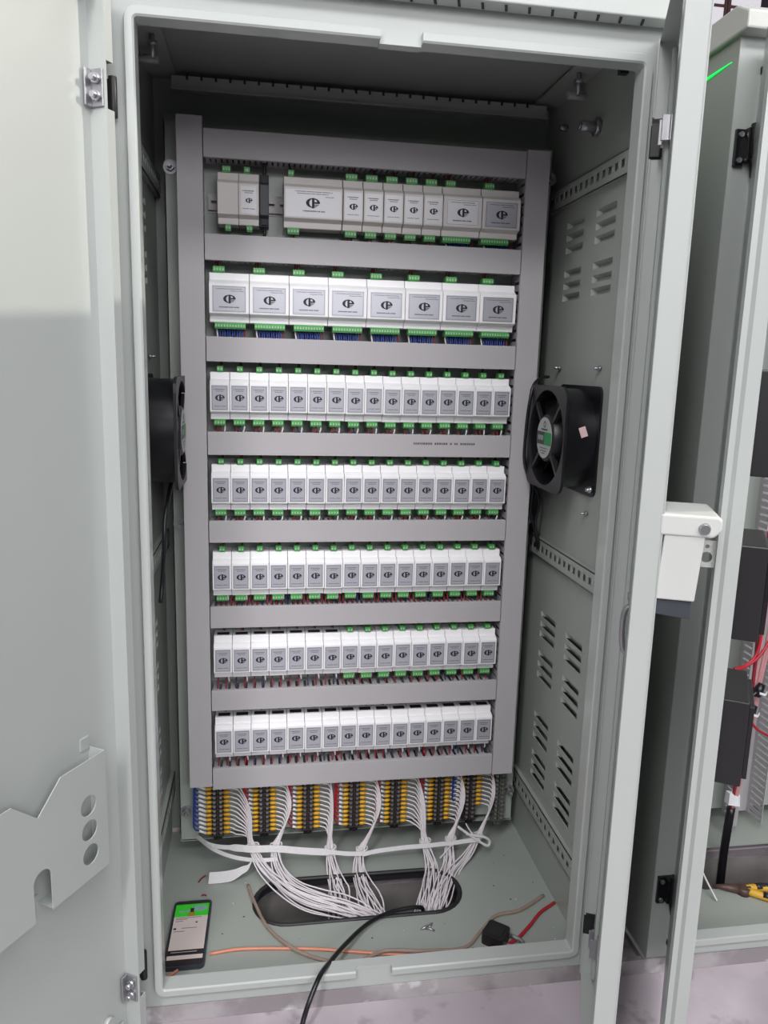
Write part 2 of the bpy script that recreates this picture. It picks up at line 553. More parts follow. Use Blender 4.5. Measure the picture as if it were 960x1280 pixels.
# studs and gland on the walls
for (y, z) in ((8, 1084), (-178, 1084), (-168, 824)):
    for sx, s_ in ((WR, -1), (WL, 1)):
        MB().cyl((sx, y, z), (sx + s_ * 14, y, z), 2.6, 8).cyl((sx + s_ * 2, y, z), (sx + s_ * 5, y, z), 5, 6).build('wall_stud', 'zinc', cab)
MB().cyl((WR, -92, 1500), (WR - 9, -92, 1500), 15, 6).cyl((WR - 9, -92, 1500), (WR - 34, -92, 1500), 9, 14).cyl((WR - 34, -92, 1500), (WR - 38, -92, 1500), 6, 14).build('cable_gland', 'zinc', cab)
MB().box(WR - 14, WR, -196, -184, 1552, 1576).build('wall_tab', 'black_plastic', cab)
MB().cyl((WR, 60, 1540), (WR - 16, 60, 1540), 6, 8).build('wall_stud', 'zinc', cab)

# mounting plate
mp = MB().box(-368, 368, 62, 64, 84, 1500).box(-368, -366, 62, 84, 84, 1500).box(366, 368, 62, 84, 84, 1500).box(-368, 368, 62, 90, 68, 70).box(-368, 368, 88, 90, 68, 84)
mp = mp.build('mounting_plate', 'paint_in', cab)
MB().box(-366, -330, 62, 88, 66, 84).box(340, 366, 62, 88, 66, 84).build('plate_bracket', 'paint_in', cab)
for (x, z) in ((-357, 1423), (-354, 761), (-354, 137), (357, 141), (363, 1446), (360, 770)):
    b = MB().cyl((x, 62, z), (x, 60, z), 13, 16).cyl((x, 60, z), (x, 52, z), 8, 6).cyl((x, 52, z), (x, 40, z), 4, 8)
    b.build('plate_bolt', 'zinc', mp)


# ------------------------------------------------------------------ doors
def door_frame(B, heading, side):
    a = math.radians(heading)
    dx, dy = math.sin(a), math.cos(a)
    nx, ny = (math.cos(a), -math.sin(a)) if side > 0 else (-math.cos(a), math.sin(a))
    return lambda u, h, z: (B[0] - u * dx + h * nx, B[1] - u * dy + h * ny, z)


# --- left door: u = distance from hinge, h = towards the room, z
TL = door_frame((-385, -345), 31, 1)
DZ0, DZ1, DW = 24, 1543, 390
m = MB(TL).box(12, DW, -2, 0, DZ0, DZ1)
dl = m.build('door', 'paint', cab)
dl['label'] = 'left door seen from inside with document pocket'
fg = MB(TL)
NOT = [(100, 142), (1384, 1440)]
zs = [DZ0, NOT[0][0], NOT[0][1], NOT[1][0], NOT[1][1], DZ1]
fg.box(38, 40, 0, 26, DZ0 + 2, DZ1 - 2)
for a, b in ((zs[0], zs[1]), (zs[2], zs[3]), (zs[4], zs[5])):
    fg.box(26, 38, 24, 26, a, b).box(26, 28, 0, 24, a, b)
fg.box(DW - 2, DW, 0, 26, DZ0, DZ1).box(40, DW, 0, 26, DZ0, DZ0 + 2).box(40, DW, 0, 26, DZ1 - 2, DZ1)
fg.build('door_flange', 'paint', dl)
gk = MB(TL)
for (u0, u1, z0, z1) in ((DW - 43, DW - 31, DZ0 + 25, DZ1 - 25), (50, DW - 43, DZ0 + 25, DZ0 + 37), (50, DW - 43, DZ1 - 37, DZ1 - 25)):
    gk.box(u0, u1, 0, 5, z0, z1)
gk.build('door_gasket', 'gasket', dl, 2.2)
# hinges and their clamps
for zc in (1412, 121):
    MB(TL).box(40, 43, 3, 23, zc - 26, zc + 18).box(43, 54, 3, 6, zc - 26, zc + 18).build('hinge_clamp', 'zinc', dl, 0.8)
    for dz in (-14, 6):
        MB(TL).cyl((43, 15, zc + dz), (48, 15, zc + dz), 6.5, 6).cyl((48, 15, zc + dz), (54, 15, zc + dz), 4, 8).build('clamp_bolt', 'steel', dl)
    MB(TL).box(-4, 6, -6, 6, zc - 22, zc + 20).cyl((0, 2, zc - 26), (0, 2, zc + 24), 5.5, 10).build('hinge', 'black_plastic', dl, 1)
MB(TL).cyl((83, 0, 86), (83, 8, 86), 9, 10).build('door_stud', 'paint', dl)
# document pocket
PK = lambda u, v, h: TL(u * 0.966 + 29, h, 36.6 + v * 0.966)      # pocket outline -> door
R0 = 15
slot = [(174, 345), (174, 398)] + [(189 + R0 * math.cos(math.radians(180 - 18 * k)), 398 + R0 * math.sin(math.radians(180 - 18 * k))) for k in range(1, 10)] + [(204, 398), (204, 345)]
outl = [(66, 345)] + slot + [(312, 345), (312, 526), (230, 526), (190, 489), (149, 526), (66, 526)]
pk = MB().shape(outl, [circle(102, z, 15, 28) for z in (458, 420, 382)], 1.6, lambda u, v, d: PK(u, v, 26 + d)).build('document_pocket', 'paint', dl)
PQ = lambda u, h, v: PK(u, v, h)
for u in (66, 310.4):
    MB(PQ).box(u, u + 1.6, 0, 26, 345, 526).build('pocket_side', 'paint', dl)
for u0, u1 in ((68, 174), (204, 310)):
    MB(PQ).box(u0, u1, 0, 26, 346, 347.6).build('pocket_bottom', 'paint', dl)
for (u, z) in ((76, 533), (302, 533), (182, 350), (196, 350)):
    MB(PQ).box(u - 8, u + 8, 0, 2, z - 8, z + 10).build('pocket_tab', 'paint', dl)

# --- right door: inner face at h=0 towards the cabinet, outer skin at h=-26
TR = door_frame((367, -340), 23, -1)
RW = 385
dr = MB(TR).box(0, RW, -26, -24, DZ0, DZ1).build('door', 'paint', cab)
dr['label'] = 'right door seen nearly edge-on with white lever handle'
rfl = MB(TR)
for a, b in ((zs[0], zs[1]), (zs[2], zs[3]), (zs[4], zs[5])):
    rfl.box(0, 2, -24, 0, a, b).box(0, 8, -2, 0, a, b)
rfl.box(0, RW, -24, -2, DZ0, DZ0 + 2).box(0, RW, -24, -2, DZ1 - 2, DZ1)
rfl.build('door_flange', 'paint', dr)
MB(TR).box(RW - 2, RW, -26, 1, DZ0, DZ1).box(RW - 22, RW, -1, 1, DZ0, DZ1).build('door_edge', 'paint', dr, 1.2)
gk = MB(TR)
gk.box(36, 48, -24, -17, DZ0 + 25, DZ1 - 25).box(RW - 60, RW - 48, -24, -17, DZ0 + 25, DZ1 - 25)
gk.build('door_gasket', 'gasket', dr, 2.2)
MB(TR).box(170, 200, -24, -14, DZ0 + 40, DZ1 - 40).build('door_stiffener', 'paint', dr, 2)
for zc in (1412, 121):
    MB(TR).box(22, 40, -24, -20, zc - 18, zc + 16).box(37, 40, -20, -8, zc - 18, zc + 16).box(40, 63, -24, -21, zc - 18, zc + 16).box(60, 63, -21, -10, zc - 18, zc + 16).build('hinge_clamp', 'zinc', dr, 0.8)
    for dz in (-14, 6):
        MB(TR).cyl((30, -20, zc + dz), (30, -13, zc + dz), 6, 6).build('clamp_bolt', 'steel', dr)
    MB(TR).box(-12, 1.5, -18, 0, zc - 24, zc + 20).build('hinge', 'black_plastic', dr, 1)
# rod hook and pin on the inside
MB(TR).tube(crom([(338, -22, 815), (338, -2, 806), (338, 4, 792), (338, 2, 755), (338, -10, 745)], 5), 3.5, 8).build('rod_hook', 'zinc', dr)
MB(TR).box(326, 350, -24, -18, 738, 800).build('hook_plate', 'paint', dr, 1)
MB(TR).cyl((352, -24, 822), (352, 2, 822), 4.5, 8).cyl((352, -4, 822), (352, 0, 822), 8, 6).build('rod_pin', 'zinc', dr)
# lever handle on the outside
hb = MB(TR)
poly = [(-22, 904), (-22, 928), (-82, 928), (-86, 924), (-86, 912), (-78, 904)]
hb.add([(296, p[0], p[1]) for p in poly] + [(386, p[0], p[1]) for p in poly], [tuple(range(6)), tuple(range(11, 5, -1))] + [(i, 6 + i, 6 + (i + 1) % 6, (i + 1) % 6) for i in range(6)])
hd = hb.build('handle', 'paint_pale', dr, 3, 3)
lv = MB(TR)
lv.add([(352, -28, 906), (352, -70, 906), (384, -70, 906), (384, -28, 906), (352, -24, 830), (352, -66, 830), (380, -66, 830), (380, -24, 830)],
       [(0, 1, 2, 3), (4, 7, 6, 5), (0, 4, 5, 1), (1, 5, 6, 2), (2, 6, 7, 3), (3, 7, 4, 0)])
lv.build('handle_lever', 'paint_pale', dr, 1.5)
MB(TR).add([(335, -20, 832), (335, -64, 832), (376, -64, 832), (376, -20, 832), (335, -18, 808), (335, -64, 808), (376, -64, 808), (376, -18, 812)],
           [(0, 1, 2, 3), (4, 7, 6, 5), (0, 4, 5, 1), (1, 5, 6, 2), (2, 6, 7, 3), (3, 7, 4, 0)]).build('handle_grip', 'dark_cap', dr, 1.5)
MB(TR).cyl((386, -68, 914), (391, -68, 914), 6.5, 14, 0, 5).build('handle_screw', 'steel', dr)
MB().shape([(-26, 856), (-98, 856), (-102, 860), (-102, 884), (-98, 888), (-26, 888)], [circle(-84, 868, 6.5, 16), circle(-84, 881, 2.5, 10)], 2,
           lambda u, v, d: TR(315 + d, u, v)).build('lock_bracket', 'paint_pale', dr)

# ------------------------------------------------------------------ wiring ducts
DUCTS = [(1430, 1477), (1257, 1302), (1078, 1123), (905.5, 949), (736, 778.5), (564, 607), (390.5, 433), (218.5, 264)]
ROWZ = [1365, 1193, 1015, 842, 671, 500, 327]
dnames = ['above the top module row', 'between first and second module rows', 'between second and third module rows', 'between third and fourth module rows',
          'between fourth and fifth module rows', 'between fifth and sixth module rows', 'between sixth and seventh module rows', 'just above the terminal strips']
for i, (z0, z1) in enumerate(DUCTS):
    d = tag(empty('wiring_duct', (0, 30, z0)), 'grey horizontal wiring duct ' + dnames[i], 'cable duct', 'horizontal wiring ducts on the panel')
    x0, x1 = -294, 294
    MB().box(x0, x1, 0, 2, z0, z1).box(x0, x1, 2, 9, z1 - 1.6, z1).box(x0, x1, 2, 9, z0, z0 + 1.6).build('duct_cover', 'pvc', d, 0.7)
    pitch = 17 if i >= 6 else 10
    gap = 5.5 if i >= 6 else 3.6
    ds = MB().box(x0, x1, 60, 61.6, z0 + 2, z1 - 2)
    for zz in (z0 + 2, z1 - 3.6):
        ds.box(x0, x1, 46, 60, zz, zz + 1.6)
        x = x0 + 2
        while x + pitch - gap < x1:
            ds.box(x, x + pitch - gap, 3, 46, zz, zz + 1.6)
            x += pitch
    ds.build('slotted_base', 'pvc_in', d)
    if i == 3:
        pr = MB()
        x = 98
        random.seed(3)
        while x < 218:
            w = random.uniform(2.2, 4.2)
            pr.box(x, x + w, -0.25, 0, z0 + 24, z0 + 28)
            x += w + (1.0 if random.random() < 0.85 else 5)
        stuff(pr.build('faint_print', 'ink_soft', d))
for x0, x1, z0, z1, nm in ((-340, -295.5, 226, 1496, 'on the document-pocket side'), (295.5, 340, 218, 1480, 'on the side of the fan with green label')):
    d = tag(empty('wiring_duct', ((x0 + x1) / 2, 30, z0)), 'tall upright grey wiring duct ' + nm, 'cable duct', 'upright wiring ducts on the panel')
    MB().box(x0, x1, -1, 1, z0, z1).box(x0, x0 + 1.6, 1, 8, z0, z1).box(x1 - 1.6, x1, 1, 8, z0, z1).build('duct_cover', 'pvc', d, 0.7)
    ds = MB().box(x0 + 2, x1 - 2, 60, 61.6, z0, z1)
    for xx in (x0 + 2, x1 - 3.6):
        ds.box(xx, xx + 1.6, 44, 60, z0, z1)
        z = z0 + 2
        while z + 12 < z1:
            ds.box(xx, xx + 1.6, 2, 44, z, z + 12)
            z += 18
    ds.build('slotted_base', 'pvc_in', d)

# ------------------------------------------------------------------ DIN rails
for i, z in enumerate(ROWZ):
    hs = [(-285 + 25 * k, -270 + 25 * k, -3, 3) for k in range(23)]
    m = MB().plate(-290, 290, -12.5, 12.5, hs, lambda u, v, d: (u, 53 + d, z + v), 1)
    m.box(-290, 290, 53, 61, z - 13.5, z - 12.5).box(-290, 290, 53, 61, z + 12.5, z + 13.5).box(-290, 290, 60, 61.5, z - 17.5, z - 12.5).box(-290, 290, 60, 61.5, z + 12.5, z + 17.5)
    tag(m.build('din_rail', 'rail_steel'), 'slotted steel mounting rail behind the %s module row' % ORD[i + 1], 'rail', 'slotted rails behind the module rows')

# ------------------------------------------------------------------ modules
MESH = {}


def cached(key, fn):
    if key not in MESH:
        MESH[key] = fn()
    return MESH[key]


def part(name, me, parent, loc=(0, 0, 0), bevel=0):
    o = bpy.data.objects.new(name, me)
    COL.objects.link(o)
    o.parent = parent
    o.location = [c * K for c in loc]
    if bevel:
        b = o.modifiers.new('bevel', 'BEVEL'); b.width = bevel * K; b.segments = 2; b.limit_method = 'ANGLE'; b.angle_limit = 0.5
    return o


PROFILE = [(50, -44), (14, -44), (13, -43), (12, -33.5), (-1, -29), (-2, -28), (-2, 24), (-1, 25), (5, 30), (12, 31), (13, 43), (14, 44), (50, 44)]


def body_mesh(w, m='white_plastic'):
    return MB().prism([(p[0], p[1]) for p in PROFILE], 'x', 0.35, w - 0.35).mesh('module_body', m)


def plate_mesh(w, mw, m):
    mb = MB().box(mw, w - mw, -2.5, -2, -26, 20)
    return mb.mesh('label_plate', m)


def logo_mesh(cx, cz, a, frame=None):
    b = a * 0.66
    mb = MB()
    outer = [(cx + a * math.cos(t), cz + b * math.sin(t)) for t in [math.radians(90 + 180 * k / 14) for k in range(15)]]
    inner = [(cx + a * 0.52 * math.cos(t), cz + b * 0.84 * math.sin(t)) for t in [math.radians(270 - 180 * k / 14) for k in range(15)]]
    fn = lambda u, v, d: (u, -2.85 + d, v)
    mb.shape(outer + inner, [], 0.3, fn)
    mb.box(cx - 0.14 * a, cx + 0.22 * a, -2.85, -2.55, cz - b * 1.08, cz + b * 1.04)
    top = [(cx + 0.2 * a, cz + b * 0.96)] + [(cx + 0.12 * a + 0.9 * a * math.cos(t), cz + b * 0.98 * math.sin(t)) for t in [math.radians(85 - 85 * k / 8) for k in range(9)]]
    top += [(cx + 0.95 * a, cz - b * 0.12), (cx + 0.2 * a, cz - b * 0.12), (cx + 0.2 * a, cz + b * 0.22), (cx + 0.62 * a, cz + b * 0.22), (cx + 0.5 * a, cz + b * 0.62), (cx + 0.2 * a, cz + b * 0.74)]
    mb.shape(top, [], 0.3, fn)
    for k, (q, l) in enumerate(((-0.34, 0.86), (-0.56, 0.72), (-0.8, 0.5))):
        mb.box(cx + 0.2 * a, cx + l * a, -2.85, -2.55, cz + b * (q - 0.06), cz + b * (q + 0.06))
    return mb.mesh('logo', 'ink')


def print_mesh(w, mw, rows, frame=True, seed=1):
    mb = MB()
    rnd = random.Random(seed)
    for (zc, h, x0, x1) in rows:
        x = x0
        while x < x1 - 0.6:
            l = min(rnd.uniform(1.0, 2.4), x1 - x)
            mb.box(x, x + l, -2.75, -2.5, zc - h / 2, zc + h / 2)
            x += l + (0.5 if rnd.random() < 0.8 else 1.4)
    if frame:
        a, b, c, d, t = mw + 1.4, w - mw - 1.4, -24.4, 18.4, 0.45
        for q in ((a, b, c, c + t), (a, b, d - t, d), (a, a + t, c, d), (b - t, b, c, d)):
            mb.box(q[0], q[1], -2.75, -2.5, q[2], q[3])
    return mb.mesh('label_print', 'ink_soft')


def plug_mesh(w, n, up):
    s = 1 if up else -1
    z0, z1 = (44, 55) if up else (-55, -44)
    mb = MB().box(0, w, 12, 30, z0, z1).box(0, w, 10, 12, z0 + 2, z1 - 2)
    p = w / n
    for k in range(n):
        mb.box(p * k + p * 0.28, p * k + p * 0.72, 9.6, 10.4, z0 + 3.5, z1 - 3.5, 1)
        mb.box(p * k + p * 0.48, p * k + p * 0.58, 9.4, 10.2, z0 + 3, z1 - 3, 0)
    return mb.mesh('terminal_plug', ['green', 'contact'])


def socket_mesh(w, up):
    z = 44 if up else -44
    return MB().box(6, w - 6, 18, 32, z - 0.3, z + 0.4).mesh('plug_socket', 'socket')


def lead_mesh(pts, m, r=1.5):
    return MB().tube(crom(pts, 5), r, 6).mesh('lead', m)


def module(x, z, w, label, group, style, top, bottom, leads, bodym='white_plastic', seed=0, dy=0, name='control_module'):
    """top/bottom: (x0, width, contacts) of the plug, 's' for an empty socket or None"""
    r = tag(empty(name, (x, 0 + dy, z - 44)), label, 'control module', group)
    L = (0, 0, 44)
    part('module_body', cached(('body', w, bodym), lambda: body_mesh(w, bodym)), r, L, 0.6)
    if style:
        mw = style['mw']
        p = part('label_plate', cached(('plate', w, style['m']), lambda: plate_mesh(w, mw, style['m'])), r, L)
        part('logo', cached(('logo', w, style['m']), lambda: logo_mesh(w / 2 + style.get('lx', 0.5), -3 + style.get('lz', 0), style['a'])), p)
        stuff(part('label_print', cached(('print', w, style['m']), lambda: print_mesh(w, mw, style['rows'], style['frame'])), p))
    for q, upb in ((top, True), (bottom, False)):
        if q == 's':
            part('plug_socket', cached(('sock', w, upb), lambda: socket_mesh(w, upb)), r, L)
        elif q:
            part('terminal_plug', cached(('plug', q[1], q[2], upb), lambda: plug_mesh(q[1], q[2], upb)), r, (q[0], 0, 44))
    for (key, pts, m) in leads:
        part('lead', cached(('lead', key, m), lambda: lead_mesh(pts, m)), r, L)
    return r


ST36 = dict(mw=3.0, m='silver_label', a=8.6, frame=True, rows=[(12.5, 1.3, 7, 29), (9.2, 1.0, 11, 25), (-18.5, 1.1, 7.5, 29)])
ST36W = dict(mw=2.6, m='white_label', a=7.6, frame=False, lz=-1, rows=[(12, 1.6, 7, 29), (8.8, 1.2, 11, 25), (-18, 1.0, 7, 29)])
ST72 = dict(mw=6.0, m='silver_label', a=11, frame=True, lz=0, rows=[(14.5, 1.1, 12, 60), (11, 1.0, 38, 62), (-17.5, 2.0, 18, 54)])
ST106 = dict(mw=3.5, m='white_label', a=12.5, frame=False, lx=-1, lz=1, rows=[(17, 1.2, 20, 88), (13.5, 1.2, 24, 80), (9, 1.0, 74, 90), (-16, 2.2, 34, 74)])
SIDE = 'the pocket-door side'


def lead_set(row, k, w):
    """short wires from a narrow module into the ducts above and below it"""
    up_d = DUCTS[row][0] - ROWZ[row] + 4
    dn_d = DUCTS[row + 1][1] - ROWZ[row] - 5
    out = []
    out.append((('t', row), [(18, 24, 52), (18.5, 26, (52 + up_d) / 2), (18, 22, up_d)], 'red'))
    out.append((('t2', row), [(21, 26, 50), (21.5, 28, (50 + up_d) / 2), (22, 24, up_d)], 'navy'))
    if row < 4:
        out.append((('b1', row), [(11, 22, -52), (12, 20, (-52 + dn_d) / 2), (10, 18, dn_d)], 'red'))
        out.append((('b2', row, k % 3), [(17, 22, -52), (18.5, 18, (-52 + dn_d) / 2), (20 + (k % 3), 18, dn_d)], 'red' if (k * 7 + row) % 3 else 'navy'))
        out.append((('b3', row, k % 2), [(25, 22, -52), (26.5, 15, (-52 + dn_d) / 2 + 2), (25 - 2 * (k % 2), 14, dn_d)], 'white_wire'))
    else:
        xs_ = (4, 14, 24, 33) if row == 4 else (6, 23)
        for j, x in enumerate(xs_):
            out.append((('c', row, j), [(x + 1, 30, -44), (x + 0.5, 24, (-46 + dn_d) / 2), (x, 16, dn_d + 1), (x, 15, dn_d - 6)], 'red' if (k * 3 + j * 5 + row) % 4 else 'navy'))
        out.append((('n', row), [(28, 20, -44), (28.5, 18, -50), (29, 20, -56)], 'white_wire'))
    return out


for row in range(2, 7):
    for k in range(16):
        x = -289 + 36.125 * k
        bare = row == 6 or (row == 5 and k < 7)
        top = 's' if bare else (13, 11, 2)
        bot = 's' if bare else (6.5, 21, 4)
        lab = 'narrow white module, %s from the upright duct on %s, in panel row %s' % (ORD[k + 1], SIDE, ['three', 'four', 'five', 'six', 'seven'][row - 2])
        module(x, ROWZ[row] + random.uniform(-0.5, 0.5), 36, lab, 'narrow white modules in panel row %s' % ['three', 'four', 'five', 'six', 'seven'][row - 2],
               ST36, top, bot, lead_set(row, k, 36), dy=random.uniform(-0.6, 0.6))


def wide_leads(row, w, blue=True):
    up_d = DUCTS[row][0] - ROWZ[row] + 4
    dn_d = DUCTS[row + 1][1] - ROWZ[row] - 5
    o = [(('wt', row, j), [(10 + 5 * j, 24, 53), (11 + 4 * j, 27, (52 + up_d) / 2), (12 + 4 * j, 22, up_d)], ('red', 'red', 'clear_tube')[j]) for j in range(3)]
    if blue:
        for j in range(10):
            x = 18 + 4.4 * j
            o.append((('wb', row, j), [(x, 24, -53), (x + 0.8 * (j % 2), 21, (-53 + dn_d) / 2), (x + 1.2 - 0.5 * (j % 3), 18, dn_d)], 'blue'))
        o.append((('wr', row), [(62, 24, -53), (63, 21, (-53 + dn_d) / 2), (64, 18, dn_d)], 'red'))
        o.append((('ww', row), [(12, 24, -53), (13, 21, (-53 + dn_d) / 2), (15, 18, dn_d)], 'white_wire'))
    return o


for k in range(8):
    x = -288 + 72.2 * k
    module(x, ROWZ[1], 72, 'wide white module, %s from the upright duct on %s, in panel row two' % (ORD[k + 1], SIDE), 'wide white modules in panel row two',
           ST72, (7, 21, 4), (9, 56, 11), wide_leads(1, 72))
# top row
R1 = 'modules in the top panel row'
dz = ROWZ[0]
tl = lambda: lead_set(0, 1, 36)[:1]
module(-271, dz, 37, 'plain cream module without label at the pocket-door end of the top row', R1, None, (9, 14, 3), (13, 10, 2), [], 'grey_plastic')
module(-234, dz, 36, 'cream module with small white label beside slim black device, top row', R1, dict(ST36W, mw=4.5, a=6), (10, 10, 1), (14, 10, 2), [], 'grey_plastic')
bk = tag(empty('relay_socket', (-189, 30, dz - 46)), 'slim black clip-on device on the rail in the top row', 'relay')
MB().prism([(52, dz - 44), (20, dz - 44), (16, dz - 30), (6, dz - 26), (6, dz + 26), (16, dz + 32), (20, dz + 46), (52, dz + 46)], 'x', -197, -180.5).build('housing', 'dark_din', bk, 1)
for q in (36, -36):
    MB().box(-194, -184, 14, 19, dz + q - 5, dz + q + 5).build('clamp', 'socket', bk)
for q, zz in ((1, DUCTS[0][0] + 4), (-1, DUCTS[1][1] - 4)):
    MB().tube(crom([(-189, 30, dz + q * 42), (-188, 32, dz + q * 52), (-189, 28, zz)], 5), 3, 8).build('lead', 'black_plastic', bk)
module(-154, dz, 106, 'extra wide cream module with large white label in the top row', R1, ST106, (8, 10, 2), (7, 21, 4),
       [(('x0',), [(14, 24, 53), (12, 27, 58), (10, 22, 68)], 'black_plastic'), (('x1',), [(18, 24, -53), (19, 24, -58), (18, 20, -68)], 'red')], 'grey_plastic')
for k in range(5):
    module(-47 + 37.2 * k, dz, 36.6, 'narrow cream module with white label, %s after the extra wide one, top row' % ORD[k + 1], R1, ST36W, (5, 21, 4), (5, 21, 4),
           lead_set(0, k, 36)[:4], 'grey_plastic')
for k in range(2):
    module(139 + 74.6 * k, dz, 74, 'medium wide cream module, %s after the five narrow ones, top row' % ORD[k + 1], R1, dict(ST72, m='silver_label' if k else 'white_label'), (6, 18, 4), (3, 54, 11),
           wide_leads(0, 74), 'grey_plastic')

# ------------------------------------------------------------------ terminal strips with their wires
SX = [-288, -191, -98, 1.5, 92, 189, 261]
NR = [12, 12, 12, 12, 12, 12, 9]
PZ = 10.2


def strip(x, z_top, n, m, label):
    t = tag(empty('terminal_strip', (x, 45, z_top - n * PZ - 14)), label, 'terminal strip', 'terminal strips below the last duct')
    zb = z_top - n * PZ
    b = MB().box(x - 12.5, x + 12.5, 44, 62, zb - 9, z_top + 9)
    for k in range(n + 1):
        b.box(x - 12.5, x + 12.5, 34, 44, z_top - k * PZ - 1, z_top - k * PZ + 1)
    b.box(x - 1.4, x + 1.4, 32, 44, zb, z_top)
    b.build('strip_body', m, t, 0.5)
    s = MB()
    for k in range(n):
        for dx in (-6.6, 6.6):
            s.cyl((x + dx, 44, z_top - (k + .5) * PZ), (x + dx, 36, z_top - (k + .5) * PZ), 3.2, 8)
    stuff(s.build('screw_heads', 'zinc', t))
    MB().box(x - 9, x + 9, 40, 50, zb - 13, zb - 2).cyl((x, 40, zb - 8), (x, 36, zb - 8), 4, 8).build('mounting_foot', 'black_gloss' if m != 'clear_plastic' else m, t, 1)
    MB().box(x - 9, x + 9, 40, 50, z_top + 2, z_top + 12).build('mounting_foot', 'black_gloss', t, 1)
    return t


BUND = [  # lace point, then on towards the cable entry
    [(-216, 8, 80), (-192, -22, 46), (-150, -58, 24), (-100, -92, 12), (-40, -112, 4), (20, -132, -8), (50, -140, -50)],
    [(-166, 8, 78), (-162, -18, 46), (-138, -50, 26), (-96, -76, 16), (-36, -96, 8), (22, -126, -4), (52, -136, -50)],
    [(-51, 10, 62), (-47, -12, 30), (-42, -44, 14), (-38, -66, 0), (-34, -80, -60)],
    [(17, 10, 54), (9, -12, 26), (12, -48, 14), (22, -84, 4), (34, -112, -10), (44, -124, -60)],
    [(156, 10, 62), (164, -22, 30), (152, -66, 16), (138, -112, 6), (128, -130, -20), (124, -136, -70)],
    [(213, 10, 64), (203, -22, 30), (182, -62, 16), (160, -110, 6), (148, -130, -20), (142, -136, -70)],
    [(275, 8, 70), (246, -16, 40), (206, -48, 22), (174, -96, 8), (152, -122, -8), (146, -132, -70)],
]
for si, x in enumerate(SX):
    zt = 214 if si < 6 else 214
    nm = ORD[si + 1] + ' terminal strip from ' + SIDE
    strip(x, zt, 12, 'bakelite', 'dark brown screw terminal strip, %s from %s' % (ORD[si + 1], SIDE))
    n = NR[si]
    rad = 11 if n > 10 else 9
    for i in range(n):
        z = zt - (i + .5) * PZ
        # outgoing white wire on one side
        ga = i * 2.39996
        rr = rad * math.sqrt((i + .5) / n)
        path = [(x + 24, 39, z), (x + 33, 36, z - 1)]
        B = BUND[si]
        lx, ly, lz = B[0]
        mx_ = x + 33 + (lx - x - 33) * 0.62 + (n - i) * 0.9
        mz = z + (lz - z) * 0.5 + 6
        bend = max(8, min(26, (z - lz) * 0.3))
        path.append((x + 33 + bend * 0.55, 33, z - bend * 0.35))
        path.append((mx_ if lx > x + 40 else x + 36 + (n - i) * 1.6, 24, mz))
        for j, p in enumerate(B):
            spread = (0.75, 1.0, 1.35, 1.7, 1.8, 1.8, 1.8)[j]
            a2 = ga + 0.5 * j
            path.append((p[0] + math.cos(a2) * rr * spread * (1.3 if j else 1), p[1] + math.sin(a2) * rr * spread * 0.8, p[2] + math.sin(a2 * 1.3) * rr * 0.5 * (spread if j else 0.6)))
        w = tag(MB().tube(crom(path, 5), 1.55, 6).build('wire', 'white_wire'), 'thin white wire leaving the %s' % nm, 'wire', 'white wires of the ' + nm)
        f = MB().tube([(x + 10, 40, z), (x + 13, 39.5, z), (x + 13.2, 39.5, z), (x + 20, 39, z), (x + 26, 38.7, z)], [1.5, 1.5, 3.3, 3.3, 2.2], 8)
        f.build('ferrule', 'yellow', w)
        # incoming coloured wire on the other side
        cm = 'blue' if si in (0, 6) else 'red_bright'
        ml = 8 if si else 14
        xo = x - 25 - ml
        pts = [(x - 24, 39, z), (xo, 37, z + ml * .55), (xo - 5 - 0.25 * i, 36, z + 13), (xo - 7 - 0.3 * i, 36 - 0.3 * i, z + 34), (xo - 5 - 0.15 * i, 38, max(z + 60, 228)), (xo - 2, 40, 250)]
        w = tag(MB().tube(crom(pts, 5), 1.7, 6).build('wire', cm), 'thin %s wire with white marker on the %s' % ('blue' if cm == 'blue' else 'red', nm), 'wire', 'coloured wires of the ' + nm)
        MB().tube([(x - 10, 40, z), (x - 13, 39.5, z), (x - 13.2, 39.5, z), (x - 20, 39, z), (x - 25, 38.9, z)], [1.5, 1.5, 3.3, 3.3, 2.4], 8).build('ferrule', 'yellow', w)
        MB().tube([(x - 24.5, 38.8, z + 0.2), (xo, 37, z + ml * .55)], 2.7, 8).build('wire_marker', 'marker', w)
strip(328, 206, 12, 'clear_plastic', 'unwired dusty translucent terminal strip beside the plate bolt')
MB_ = MB().tube(crom([(296, 8, 262), (297, 6, 240), (299, 10, 222), (302, 30, 212)], 5), 1.3, 6)
tag(MB_.build('wire', 'blue'), 'single blue wire hanging out at the lower end of the upright duct', 'wire')
rw = []
for k in range(6):
    p = MB().tube(crom([(290 + 3 * k, 40, 240), (296 + 3 * k, 42, 212), (305 + 1.5 * k, 44, 196 - 4 * k), (314, 46, 186 - 6 * k)], 5), 1.6, 6)
    tag(p.build('wire', 'red_bright'), 'red wire between the last duct and the unwired translucent strip', 'wire', 'red wires beside the translucent strip')

